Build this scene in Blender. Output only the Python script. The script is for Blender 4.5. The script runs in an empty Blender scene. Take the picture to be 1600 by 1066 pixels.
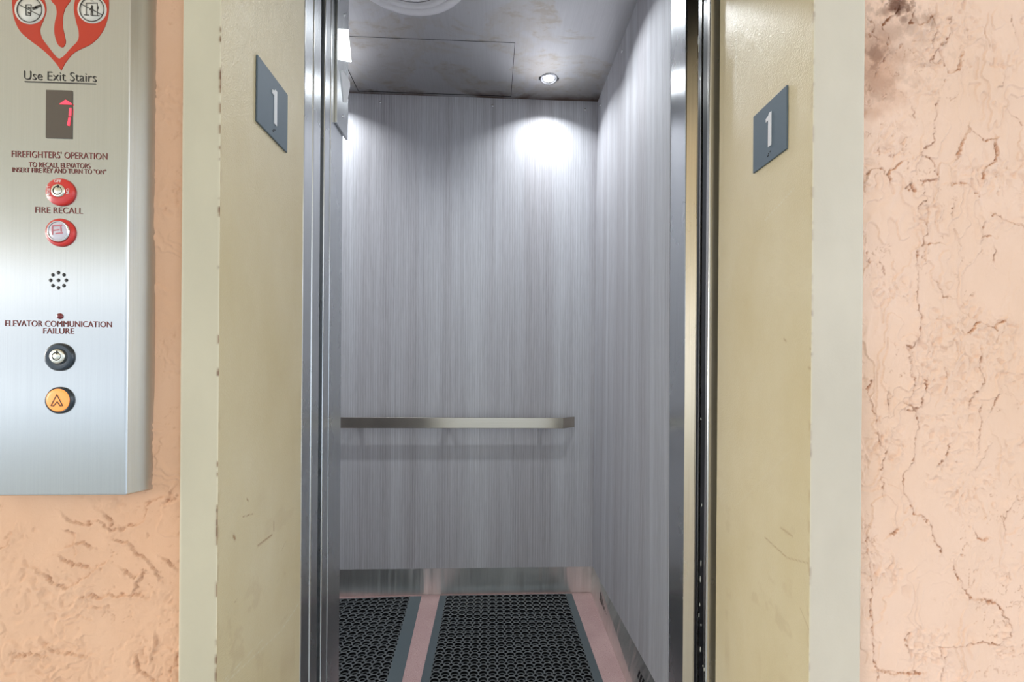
import bpy, bmesh, math, random
import numpy as np
from mathutils import Vector, Matrix

random.seed(7)
scene = bpy.context.scene
COL = scene.collection
PI = math.pi

# ------------------------------------------------------------------ camera
F = 711.0; PPX = 800.0; PPY = 575.2; H = 1.126
YAW = math.atan(32 / F); ROLL = 0.0073
fwd = Vector((math.sin(YAW), math.cos(YAW), 0)); r0 = Vector((math.cos(YAW), -math.sin(YAW), 0)); u0 = Vector((0, 0, 1))
rt = r0 * math.cos(ROLL) + u0 * math.sin(ROLL); up = u0 * math.cos(ROLL) - r0 * math.sin(ROLL)
cam_d = bpy.data.cameras.new('camera'); cam = bpy.data.objects.new('camera', cam_d); COL.objects.link(cam)
M = Matrix.Identity(4)
for i in range(3):
    M[i][0] = rt[i]; M[i][1] = up[i]; M[i][2] = -fwd[i]
M[2][3] = H
cam.matrix_world = M
cam_d.sensor_width = 36; cam_d.lens = F / 1600 * 36; cam_d.shift_y = (PPY - 533) / 1600
cam_d.clip_start = 0.02; cam_d.clip_end = 200
scene.camera = cam

# ------------------------------------------------------------------ world, lights, exposure
scene.view_settings.view_transform = 'Standard'; scene.view_settings.look = 'None'
scene.view_settings.gamma = 1; scene.view_settings.use_curve_mapping = False
scene.view_settings.exposure = 0.42
scene.cycles.use_denoising = True
scene.cycles.max_bounces = 10; scene.cycles.diffuse_bounces = 5; scene.cycles.glossy_bounces = 6
scene.cycles.sample_clamp_indirect = 6
SKY = 1.8
DOWN = 2.5
w = bpy.data.worlds.new('sky'); scene.world = w; w.use_nodes = True
wb = w.node_tree.nodes['Background']; wb.inputs[0].default_value = (0.86, 0.93, 1.0, 1); wb.inputs[1].default_value = SKY

sd = bpy.data.lights.new('low_sun', 'SUN'); sd.energy = 1.2; sd.angle = math.radians(24); sd.color = (1.0, .95, .88)
so = bpy.data.objects.new('low_sun', sd); COL.objects.link(so)
so.rotation_euler = Vector((-1, -.42, .17)).to_track_quat('Z', 'Y').to_euler()


def ray(px, py):
    return (fwd * F + rt * (px - PPX) - up * (py - PPY))


def onY(px, py, Y):
    d = ray(px, py); k = Y / d.y; return Vector((d.x * k, Y, H + d.z * k))


def onX(px, py, X):
    d = ray(px, py); k = X / d.x; return Vector((X, d.y * k, H + d.z * k))


def onZ(px, py, Z):
    d = ray(px, py); k = (Z - H) / d.z; return Vector((d.x * k, d.y * k, Z))


# ------------------------------------------------------------------ node helpers
def mat(name):
    m = bpy.data.materials.new(name); m.use_nodes = True
    nt = m.node_tree; b = nt.nodes['Principled BSDF']
    return m, nt, b


def N(nt, t, **kw):
    n = nt.nodes.new(t)
    for k, v in kw.items():
        if k.startswith('i_'):
            key = k[2:]
            key = int(key) if key.isdigit() else key.replace('_', ' ')
            n.inputs[key].default_value = v
        else:
            setattr(n, k, v)
    return n


def L(nt, a, b): nt.links.new(a, b)


def ramp(nt, fac, stops):
    n = nt.nodes.new('ShaderNodeValToRGB'); e = n.color_ramp.elements
    while len(e) < len(stops): e.new(0.5)
    for x, (p, c) in zip(e, stops):
        x.position = p; x.color = (*c, 1) if len(c) == 3 else c
    L(nt, fac, n.inputs[0]); return n.outputs[0]


def srgb(r, g, b):
    f = lambda c: (c / 255 / 12.92) if c / 255 <= .04045 else ((c / 255 + .055) / 1.055) ** 2.4
    return (f(r), f(g), f(b))


def coords(nt, scale, kind='Object'):
    tc = nt.nodes.new('ShaderNodeTexCoord'); mp = nt.nodes.new('ShaderNodeMapping')
    mp.inputs['Scale'].default_value = scale
    L(nt, tc.outputs[kind], mp.inputs[0]); return mp.outputs[0]


def noise(nt, vec, scale=1, detail=4, rough=.5, dist=0):
    n = N(nt, 'ShaderNodeTexNoise'); n.inputs['Scale'].default_value = scale
    n.inputs['Detail'].default_value = detail; n.inputs['Roughness'].default_value = rough
    n.inputs['Distortion'].default_value = dist
    L(nt, vec, n.inputs['Vector']); return n.outputs['Fac']


def mix(nt, fac, a, b, mode='MIX'):
    n = nt.nodes.new('ShaderNodeMix'); n.data_type = 'RGBA'; n.blend_type = mode
    for s, v in ((n.inputs[0], fac), (n.inputs[6], a), (n.inputs[7], b)):
        if hasattr(v, 'is_linked'): L(nt, v, s)
        elif isinstance(v, (int, float)): s.default_value = v
        else: s.default_value = (*v, 1) if len(v) == 3 else v
    return n.outputs[2]


def bump(nt, b, h, strength, dist=.001, chain=None):
    n = nt.nodes.new('ShaderNodeBump'); n.inputs['Strength'].default_value = strength
    n.inputs['Distance'].default_value = dist
    L(nt, h, n.inputs['Height'])
    if chain is not None: L(nt, chain, n.inputs['Normal'])
    L(nt, n.outputs[0], b.inputs['Normal']); return n.outputs[0]


def plain(name, c, rough=.5, metal=0, emit=None, es=1, coat=0):
    m, nt, b = mat(name)
    b.inputs['Base Color'].default_value = (*c, 1); b.inputs['Roughness'].default_value = rough
    b.inputs['Metallic'].default_value = metal; b.inputs['Coat Weight'].default_value = coat
    if emit: b.inputs['Emission Color'].default_value = (*emit, 1); b.inputs['Emission Strength'].default_value = es
    v = noise(nt, coords(nt, (1, 1, 1)), 90, 3)
    bump(nt, b, v, .08, .0006)
    return m


def steel(name, base, rough, brush=(900, 900, 6), aniso=.0, rot=0.0, streak=.12, smudge=.08, stains=False, bumpk=.05, wavy=0):
    m, nt, b = mat(name)
    fine = noise(nt, coords(nt, brush), 1, 3, .6)
    big = noise(nt, coords(nt, (6, 6, 3)), 1, 4, .6)
    dark = tuple(c * (1 - streak) for c in base); lite = tuple(min(1, c * (1 + streak)) for c in base)
    col = ramp(nt, fine, [(.3, dark), (.7, lite)])
    mr = N(nt, 'ShaderNodeMapRange'); L(nt, big, mr.inputs[0])
    mr.inputs[1].default_value = .3; mr.inputs[2].default_value = .7
    mr.inputs[3].default_value = rough - smudge; mr.inputs[4].default_value = rough + smudge
    if stains:
        s1 = noise(nt, coords(nt, (3.2, 3.8, 3)), 1, 7, .62, .6)
        s2 = noise(nt, coords(nt, (14, 30, 12)), 1, 6, .65, .3)
        f1 = ramp(nt, s1, [(.50, (0, 0, 0)), (.56, (.8, .8, .8)), (.62, (.25, .25, .25))])
        f2 = ramp(nt, s2, [(.52, (0, 0, 0)), (.60, (1, 1, 1))])
        k = mix(nt, 1.0, f1, f2, 'MULTIPLY')
        k2 = mix(nt, .15, k, f1)
        col = mix(nt, k2, col, srgb(178, 166, 150))
        col = mix(nt, mix(nt, 1.0, f1, (.5, .5, .5), 'MULTIPLY'), col, srgb(196, 188, 176))
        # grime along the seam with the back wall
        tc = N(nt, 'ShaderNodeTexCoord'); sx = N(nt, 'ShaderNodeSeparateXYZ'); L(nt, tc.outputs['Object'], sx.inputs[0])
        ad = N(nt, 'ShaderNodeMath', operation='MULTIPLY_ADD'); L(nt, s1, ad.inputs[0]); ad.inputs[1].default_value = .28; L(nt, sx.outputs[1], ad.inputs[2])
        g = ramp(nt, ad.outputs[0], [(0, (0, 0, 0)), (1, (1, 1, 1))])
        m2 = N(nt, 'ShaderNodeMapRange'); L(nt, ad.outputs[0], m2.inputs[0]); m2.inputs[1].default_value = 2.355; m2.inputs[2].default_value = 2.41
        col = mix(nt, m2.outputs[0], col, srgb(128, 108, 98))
    L(nt, col, b.inputs['Base Color']); L(nt, mr.outputs[0], b.inputs['Roughness'])
    b.inputs['Metallic'].default_value = 1
    if aniso:
        b.inputs['Anisotropic'].default_value = aniso; b.inputs['Anisotropic Rotation'].default_value = rot
        t = N(nt, 'ShaderNodeTangent', direction_type='RADIAL', axis='Z'); L(nt, t.outputs[0], b.inputs['Tangent'])
    ch = bump(nt, b, fine, bumpk, .0004)
    if wavy: bump(nt, b, noise(nt, coords(nt, (16, 16, 1.5)), 1, 2, .5, .4), wavy, .02, ch)
    return m


def laminate(name, axis, seed):
    """grey wood-look laminate with a vertical grain"""
    m, nt, b = mat(name)
    def V(sh, sz): return coords(nt, (sh, sh, sz))
    tc = N(nt, 'ShaderNodeTexCoord'); mp = N(nt, 'ShaderNodeMapping'); L(nt, tc.outputs['Object'], mp.inputs[0])
    mp.inputs['Location'].default_value = (seed, seed * 1.7, seed * .3)
    def C(s):
        q = N(nt, 'ShaderNodeMapping'); q.inputs['Scale'].default_value = s; L(nt, mp.outputs[0], q.inputs[0]); return q.outputs[0]
    band = noise(nt, C((9, 9, .35)), 1, 2, .5)
    plank = noise(nt, C((24, 24, .5)), 1, 5, .65, .3)
    fine = noise(nt, C((150, 150, 2.2)), 1, 5, .65)
    pore = noise(nt, C((520, 520, 14)), 1, 2, .6)
    # cathedral grain: rings of a warped field
    wv = N(nt, 'ShaderNodeTexWave', wave_type='RINGS', rings_direction='Y' if axis == 'X' else 'X')
    wv.inputs['Scale'].default_value = 1.0; wv.inputs['Distortion'].default_value = 3.2; wv.inputs['Detail'].default_value = 3
    wv.inputs['Detail Scale'].default_value = .7
    L(nt, C((26, 26, 1.5)), wv.inputs['Vector'])
    c = ramp(nt, band, [(.3, srgb(176, 173, 176)), (.5, srgb(200, 199, 203)), (.68, srgb(214, 216, 220))])
    wide = noise(nt, C((11, 11, .15)), 1, 3, .6)
    c = mix(nt, .7, c, ramp(nt, wide, [(.40, srgb(184, 178, 179)), (.5, srgb(212, 211, 214)), (.6, srgb(236, 238, 241))]))
    c = mix(nt, .42, c, ramp(nt, plank, [(.3, srgb(160, 156, 160)), (.5, srgb(204, 202, 206)), (.72, srgb(232, 232, 236))]))
    c = mix(nt, .22, c, ramp(nt, fine, [(.32, srgb(120, 116, 122)), (.5, srgb(188, 186, 192)), (.7, srgb(226, 226, 230))]))
    c = mix(nt, .20, c, ramp(nt, wv.outputs['Fac'], [(.1, srgb(110, 106, 112)), (.6, srgb(190, 190, 198))]))
    c = mix(nt, .16, c, ramp(nt, pore, [(.35, srgb(80, 76, 82)), (.6, srgb(190, 190, 196))]))
    L(nt, c, b.inputs['Base Color'])
    b.inputs['Roughness'].default_value = .62; b.inputs['Specular IOR Level'].default_value = .2
    bump(nt, b, fine, .12, .0004)
    return m


def attr_mat(name, base, dirt, rough, bump_s, bump_d, scales=(250, 3), lite=None, spec=.5, var=None):
    m, nt, b = mat(name)
    a = N(nt, 'ShaderNodeVertexColor', layer_name='marks')
    sp = N(nt, 'ShaderNodeSeparateColor'); L(nt, a.outputs[0], sp.inputs[0])
    big = noise(nt, coords(nt, (5, 5, 3)), 1, 4, .6)
    v = var or (tuple(c * .93 for c in base), tuple(min(1, c * 1.06) for c in base))
    col = ramp(nt, big, [(.3, v[0]), (.7, v[1])])
    col = mix(nt, sp.outputs[0], col, dirt)
    col = mix(nt, sp.outputs[1], col, lite or (1, 1, 1))
    col = mix(nt, sp.outputs[2], col, srgb(98, 52, 30))
    L(nt, col, b.inputs['Base Color']); b.inputs['Roughness'].default_value = rough
    b.inputs['Specular IOR Level'].default_value = spec
    n1 = noise(nt, coords(nt, (1, 1, 1)), scales[0], scales[1], .55)
    bump(nt, b, n1, bump_s, bump_d)
    return m


M_ST_R = attr_mat('stucco_peach_pale', srgb(241, 203, 178), srgb(176, 110, 66), .85, .35, .0012, (330, 5), var=(srgb(236, 198, 172), srgb(244, 208, 186)))
M_ST_L = attr_mat('stucco_peach_deep', srgb(228, 180, 146), srgb(172, 108, 68), .85, .35, .0012, (330, 5), var=(srgb(226, 176, 140), srgb(232, 187, 154)))
M_PAINT = attr_mat('beige_gloss_paint', srgb(217, 200, 164), srgb(150, 104, 52), .28, .55, .0014, (420, 2), lite=srgb(228, 222, 204), spec=.5, var=(srgb(212, 194, 154), srgb(222, 207, 174)))
M_PAINT2 = attr_mat('beige_face_paint', srgb(203, 193, 168), srgb(126, 84, 48), .5, .2, .0008, (260, 2), lite=srgb(226, 216, 190), spec=.4)
M_PAINT3 = attr_mat('grey_beige_face_paint', srgb(210, 199, 182), srgb(150, 110, 76), .5, .2, .0008, (260, 2), lite=srgb(220, 206, 172), spec=.4)
M_STEEL_E = steel('reflection_tinted_edge_steel', (.72, .60, .45), .26, (900, 900, 3), streak=.1, smudge=.03)  # warm tint painted in for the surroundings reflected in this steel
M_STEEL_P = steel('brushed_steel_panel', (.57, .565, .555), .20, (900, 900, 5), streak=.04, smudge=.0, bumpk=.03)
M_STEEL_J = steel('brushed_steel_jamb', (.66, .68, .70), .27, (1200, 1200, 3), aniso=.75, rot=0.0, streak=.08, smudge=.03)
M_STEEL_D = steel('door_edge_steel', (.62, .60, .57), .26, (900, 900, 3), streak=.1, smudge=.05)
M_STEEL_K = steel('kick_plate_steel', (.84, .83, .80), .38, (500, 500, 8), streak=.1, smudge=.06, wavy=.5)
M_STEEL_R = steel('handrail_steel', (.54, .48, .40), .2, (5, 900, 900), streak=.08, smudge=.03)
M_CEIL = steel('stained_steel_ceiling', (.58, .57, .57), .40, (300, 6, 6), streak=.04, smudge=.06, stains=True)
M_LAM_B = laminate('grey_wood_laminate_back', 'X', 3.1)
M_LAM_R = laminate('grey_wood_laminate_side', 'Y', 8.4)
M_RUBBER = plain('black_rubber', srgb(92, 96, 98), .42)
M_RUBBER_B = plain('grey_rubber_border', srgb(86, 97, 102), .5)
M_BLACK = plain('black_seal', srgb(14, 14, 18), .35)
M_DARK = plain('shaft_dark', srgb(40, 38, 38), .9)
M_CHROME = plain('chrome', (.75, .75, .77), .12, 1)
M_RED = plain('red_plastic', srgb(214, 40, 34), .3, coat=.4)
M_BRASS = plain('nickel_lock', (.72, .69, .60), .25, 1)
M_WHITE = plain('white_plastic', srgb(226, 225, 228), .4)
M_GRILLE = plain('white_enamel', srgb(244, 242, 244), .4)
M_NAVY = plain('dark_blue_black', srgb(24, 38, 50), .22, coat=.5)
M_AMBER = plain('amber_lit_lens', srgb(235, 150, 80), .3, emit=srgb(250, 150, 78), es=.55)
M_CLEARB = plain('frosted_button', srgb(214, 206, 214), .2, coat=.5)
M_REDLAMP = plain('dark_red_lens', srgb(120, 10, 20), .15, coat=.6)
M_REDSEG = plain('red_lit_segment', srgb(255, 60, 80), .4, emit=srgb(255, 56, 78), es=1.0)
M_DISP = plain('smoked_display', srgb(92, 80, 70), .25)
M_DISP2 = plain('smoked_display_edge', srgb(70, 60, 52), .3)
M_INK = plain('engraved_maroon', srgb(140, 66, 58), .6)
M_PINKM = plain('pink_mark', srgb(206, 120, 130), .5)
M_INK2 = plain('black_print', srgb(66, 60, 52), .6)
M_INKW = plain('white_print', srgb(236, 226, 220), .5)
M_ORANGE = plain('orange_red_enamel', srgb(190, 48, 14), .5)
M_CREAM = plain('cream_print', srgb(220, 212, 198), .5)
M_SIGN = plain('slate_sign', srgb(92, 106, 118), .45)
M_LED = plain('downlight_lens', (1, 1, 1), .3, emit=(.93, .97, 1), es=14)
M_LANT = plain('lit_lantern_lens', (1, 1, 1), .3, emit=(.96, 1, .98), es=2.2)
M_CHIP = plain('paint_chip', srgb(200, 200, 190), .6)


def floor_mat():
    m, nt, b = mat('pink_terrazzo_floor')
    big = noise(nt, coords(nt, (7, 7, 7)), 1, 3)
    col = ramp(nt, big, [(.3, srgb(180, 148, 146)), (.7, srgb(194, 162, 160))])
    sp = noise(nt, coords(nt, (1, 1, 1)), 260, 2, .5)
    col = mix(nt, ramp(nt, sp, [(.62, (0, 0, 0)), (.68, (1, 1, 1))]), col, srgb(150, 110, 108))
    col = mix(nt, ramp(nt, sp, [(.30, (.6, .6, .6)), (.36, (0, 0, 0))]), col, srgb(240, 222, 220))
    L(nt, col, b.inputs['Base Color']); b.inputs['Roughness'].default_value = .5
    return m


M_FLOOR = floor_mat()
M_CONC = plain('grey_walkway_concrete', srgb(196, 206, 216), .8)
M_CREAMCEIL = plain('cream_walkway_ceiling', srgb(246, 230, 200), .8)
M_OPP = plain('pale_sky_block', srgb(196, 200, 204), .8)


# ------------------------------------------------------------------ mesh helpers
def tag(o, label=None, cat=None, group=None, kind=None):
    if label: o['label'] = label
    if cat: o['category'] = cat
    if group: o['group'] = group
    if kind: o['kind'] = kind
    return o


def empty(name, loc=(0, 0, 0)):
    o = bpy.data.objects.new(name, None); COL.objects.link(o); o.location = loc; o.empty_display_size = .02
    return o


def link(name, me, m, parent=None):
    o = bpy.data.objects.new(name, me); COL.objects.link(o)
    if m: me.materials.append(m)
    if parent is not None:
        o.parent = parent; o.matrix_parent_inverse = Matrix.Translation(parent.location).inverted() if parent.type == 'EMPTY' and parent.parent is None else parent_inv(parent)
    return o


def parent_inv(p):
    loc = Vector((0, 0, 0)); q = p
    # all geometry is written in world coordinates; an ancestor Empty carries the only offset
    return Matrix.Identity(4)


def obj(name, bm, m, parent=None, smooth=False, bevel=0, segs=2):
    me = bpy.data.meshes.new(name)
    bmesh.ops.recalc_face_normals(bm, faces=bm.faces)
    bm.to_mesh(me); bm.free()
    if smooth:
        for p in me.polygons: p.use_smooth = True
    o = link(name, me, m, parent)
    if bevel:
        b = o.modifiers.new('bevel', 'BEVEL'); b.width = bevel; b.segments = segs; b.limit_method = 'ANGLE'; b.angle_limit = .6
        if not smooth:
            pass
    return o


def box(bm, x0, x1, y0, y1, z0, z1):
    vs = [bm.verts.new((x, y, z)) for x in (x0, x1) for y in (y0, y1) for z in (z0, z1)]
    for f in ((0, 1, 3, 2), (4, 6, 7, 5), (0, 4, 5, 1), (2, 3, 7, 6), (0, 2, 6, 4), (1, 5, 7, 3)):
        bm.faces.new([vs[i] for i in f])
    return vs


def hexa(bm, pts):
    """8 points: bottom 4 then top 4, same winding"""
    v = [bm.verts.new(p) for p in pts]
    for f in ((0, 1, 2, 3), (4, 7, 6, 5), (0, 4, 5, 1), (1, 5, 6, 2), (2, 6, 7, 3), (3, 7, 4, 0)):
        bm.faces.new([v[i] for i in f])


def prism(bm, pts, n, th):
    """polygon pts (3-D list) extruded by n*th"""
    n = Vector(n) * th
    a = [bm.verts.new(Vector(p)) for p in pts]; b = [bm.verts.new(Vector(p) + n) for p in pts]
    bm.faces.new(a); bm.faces.new(b[::-1])
    k = len(pts)
    for i in range(k): bm.faces.new((a[i], b[i], b[(i + 1) % k], a[(i + 1) % k]))


def lathe(bm, prof, c, axis, segs=32):
    """prof: list of (radius, height along axis)"""
    axis = Vector(axis).normalized()
    t = Vector((0, 0, 1)) if abs(axis.z) < .9 else Vector((1, 0, 0))
    e1 = axis.cross(t).normalized(); e2 = axis.cross(e1)
    c = Vector(c); rings = []
    for r, h in prof:
        if r < 1e-6: rings.append([bm.verts.new(c + axis * h)])
        else: rings.append([bm.verts.new(c + axis * h + e1 * (r * math.cos(2 * PI * i / segs)) + e2 * (r * math.sin(2 * PI * i / segs))) for i in range(segs)])
    for a, b in zip(rings, rings[1:]):
        for i in range(segs):
            j = (i + 1) % segs
            if len(a) == 1 and len(b) > 1: bm.faces.new((a[0], b[i], b[j]))
            elif len(b) == 1 and len(a) > 1: bm.faces.new((a[i], a[j], b[0]))
            elif len(a) > 1: bm.faces.new((a[i], a[j], b[j], b[i]))


def B(): return bmesh.new()


def boxobj(name, m, x0, x1, y0, y1, z0, z1, parent=None, bevel=0, segs=2):
    bm = B(); box(bm, x0, x1, y0, y1, z0, z1); return obj(name, bm, m, parent, bevel=bevel, segs=segs)


# ---- numpy noise and polylines for the rough surfaces
rng = np.random.default_rng(11)
PERM = rng.random((256, 256))


def vnoise(x, y, ox=0, oy=0):
    x = x + ox; y = y + oy
    xi = np.floor(x).astype(int); yi = np.floor(y).astype(int); fx = x - xi; fy = y - yi
    fx = fx * fx * fx * (fx * (fx * 6 - 15) + 10); fy = fy * fy * fy * (fy * (fy * 6 - 15) + 10)
    g = lambda a, b: PERM[a % 256, b % 256]
    return (g(xi, yi) * (1 - fx) + g(xi + 1, yi) * fx) * (1 - fy) + (g(xi, yi + 1) * (1 - fx) + g(xi + 1, yi + 1) * fx) * fy


def fbm(x, y, o, k=4, r=.5):
    s = 0; a = 1; t = 0
    for i in range(k):
        s = s + a * vnoise(x, y, o + 17.3 * i, o * 2 + 9.1 * i); t += a; a *= r; x = x * 2.03; y = y * 2.03
    return s / t


def sstep(a, b, v):
    t = np.clip((v - a) / (b - a), 0, 1); return t * t * (3 - 2 * t)


def poly_dist(X, Z, pts, jit=0):
    """distance to a polyline and the signed side"""
    D = np.full(X.shape, 1e3); S = np.zeros(X.shape)
    for (x0, z0), (x1, z1) in zip(pts, pts[1:]):
        dx, dz = x1 - x0, z1 - z0; l2 = dx * dx + dz * dz + 1e-12
        t = np.clip(((X - x0) * dx + (Z - z0) * dz) / l2, 0, 1)
        d = np.hypot(X - x0 - t * dx, Z - z0 - t * dz); s = np.sign((X - x0) * dz - (Z - z0) * dx)
        k = d < D; D = np.where(k, d, D); S = np.where(k, s, S)
    return D, S


def grid_obj(name, A, Bc, P, marks, m, parent=None, flip=False):
    """A x Bc grid, P(a,b)->(n,3) positions, marks (n,3)"""
    na, nb = len(A), len(Bc)
    GA, GB = np.meshgrid(A, Bc, indexing='ij')
    co = P(GA, GB).reshape(-1, 3)
    idx = np.arange(na * nb).reshape(na, nb)
    q = np.stack([idx[:-1, :-1], idx[1:, :-1], idx[1:, 1:], idx[:-1, 1:]], -1).reshape(-1, 4)
    if flip: q = q[:, ::-1]
    me = bpy.data.meshes.new(name)
    me.vertices.add(len(co)); me.vertices.foreach_set('co', co.astype(np.float32).ravel())
    me.loops.add(q.size); me.loops.foreach_set('vertex_index', q.ravel().astype(np.int32))
    me.polygons.add(len(q)); me.polygons.foreach_set('loop_start', np.arange(0, q.size, 4, dtype=np.int32))
    me.update(calc_edges=True)
    me.polygons.foreach_set('use_smooth', np.ones(len(q), dtype=bool))
    ca = me.color_attributes.new('marks', 'FLOAT_COLOR', 'POINT')
    c4 = np.ones((len(co), 4), np.float32); c4[:, :3] = marks(GA, GB).reshape(-1, 3)
    ca.data.foreach_set('color', c4.ravel())
    return link(name, me, m, parent)


def wall_axis(x0, x1, fx):
    A = axis_pts(x0, x1, fx); a, b, s_ = fx
    mid = np.concatenate([np.arange(max(x0, a - .7), a, .0035), np.arange(b, min(x1, b + .7), .0035)])
    return np.unique(np.round(np.concatenate([A, mid]), 5))


def axis_pts(lo, hi, fine):
    """coordinates from lo to hi, fine = (a, b, step)"""
    a, b, s = fine
    L1 = list(np.arange(lo, a, .06)) if lo < a - 1e-6 else []
    L2 = list(np.arange(a, b, s))
    L3 = list(np.arange(b, hi, .06)) + [hi] if hi > b + 1e-6 else [b]
    return np.array(L1 + L2 + L3)


# ------------------------------------------------------------------ main dimensions
D0, D1, DW = .68, .97, .69          # frame face, end of the painted jamb, hall wall
XL, XR = -.396, .492                # the two painted jambs
TOP = 2.16
XLo = onY(281.5, 533, D0).x; XRo = onY(1349, 533, D0).x
DB = 2.268                          # back of the car
ZC = H + 418 * DB / F               # car ceiling
CXL = -1.10                         # left inside wall of the car


# ------------------------------------------------------------------ stucco walls
def px_poly(pts, sx, sy, ox, oy, Y):
    out = []
    for cx, cy in pts:
        p = onY(ox + cx * sx, oy + cy * sy, Y); out.append((p.x, p.z))
    return out


RW1 = [[(250, 320), (238, 380), (236, 440), (195, 480), (235, 505), (250, 560), (200, 565), (210, 620), (180, 665), (205, 700), (220, 730), (180, 790), (190, 850), (185, 920), (200, 990), (190, 1066)],
       [(25, 560), (40, 530), (80, 530), (95, 560), (105, 530), (140, 510)], [(420, 670), (450, 690), (510, 710)],
       [(390, 560), (400, 525), (435, 500), (430, 430)], [(305, 500), (325, 450), (345, 400), (400, 440), (430, 430)], [(290, 575), (340, 575), (360, 590), (375, 615)],
       [(460, 225), (445, 270)], [(465, 335), (515, 390)], [(480, 50), (495, 110)],
       [(295, 50), (285, 120), (250, 150), (270, 200), (285, 230), (320, 215), (325, 170)],
       [(125, 15), (110, 50), (75, 75), (100, 110), (90, 170), (70, 200)], [(175, 30), (165, 70), (215, 80), (240, 50), (250, 90), (230, 140)],
       [(30, 60), (55, 70), (40, 110), (60, 120)], [(140, 290), (165, 330), (178, 370)], [(25, 790), (40, 840)], [(75, 820), (80, 850)],
       [(395, 700), (385, 740), (415, 740)], [(425, 780), (430, 820)], [(350, 1040), (385, 1005), (430, 1030), (460, 1000)], [(240, 870), (270, 930), (290, 930)],
       [(190, 500), (175, 530)], [(145, 590), (175, 600), (170, 575), (145, 590)], [(210, 760), (260, 760)], [(245, 150), (230, 190)], [(300, 640), (296, 670)]]
RW2 = [[(190, 0), (155, 20), (165, 80), (180, 130), (160, 190), (195, 260), (180, 320), (175, 380), (140, 420), (145, 480), (180, 540), (215, 560), (235, 580), (232, 610), (262, 660)],
       [(385, 40), (385, 90), (395, 130), (365, 160), (352, 200)], [(380, 200), (385, 260), (375, 340)], [(435, 170), (415, 220)], [(410, 330), (390, 370), (365, 400)],
       [(45, 120), (28, 160), (50, 220), (60, 290), (72, 330)], [(90, 345), (72, 400), (80, 480)], [(300, 700), (310, 740), (350, 800)],
       [(350, 805), (430, 820), (470, 870), (480, 920), (440, 950), (380, 940), (320, 955), (260, 960), (262, 990)], [(280, 990), (262, 1060)],
       [(165, 915), (145, 930), (160, 970)], [(20, 560), (30, 650), (45, 760), (40, 860), (48, 980), (62, 1060)], [(290, 320), (280, 350), (255, 385)],
       [(200, 180), (205, 210), (150, 215)], [(100, 610), (125, 590)], [(275, 100), (275, 140)], [(485, 505), (455, 560), (460, 600)], [(365, 600), (375, 620), (405, 620)],
       [(215, 120), (210, 150), (220, 130)], [(95, 160), (95, 215)], [(60, 1030), (120, 1040), (200, 1035)], [(140, 190), (170, 200), (190, 240)]]
LW = [[(345, 160), (400, 200), (480, 190), (540, 185), (590, 235), (680, 210), (740, 195), (760, 150), (770, 90), (850, 60)], [(600, 275), (670, 300), (700, 345), (760, 380), (830, 480)],
      [(190, 440), (270, 500), (345, 540), (400, 510), (450, 470), (540, 400)], [(310, 370), (380, 410), (460, 420)], [(250, 840), (330, 875), (430, 890)],
      [(640, 440), (700, 480), (750, 440), (700, 540)], [(0, 320), (40, 300), (60, 250)], [(80, 885), (160, 880), (230, 900)], [(880, 1020), (885, 960), (915, 930), (920, 860)],
      [(700, 900), (720, 960), (790, 1010)], [(420, 580), (560, 575), (730, 570)], [(350, 310), (400, 295), (470, 310)], [(470, 630), (530, 640)], [(800, 780), (805, 840), (780, 900)],
      [(900, 20), (870, 80), (915, 60)], [(400, 350), (400, 250), (350, 230)], [(540, 150), (590, 200)], [(860, 380), (900, 410)]]


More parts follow.
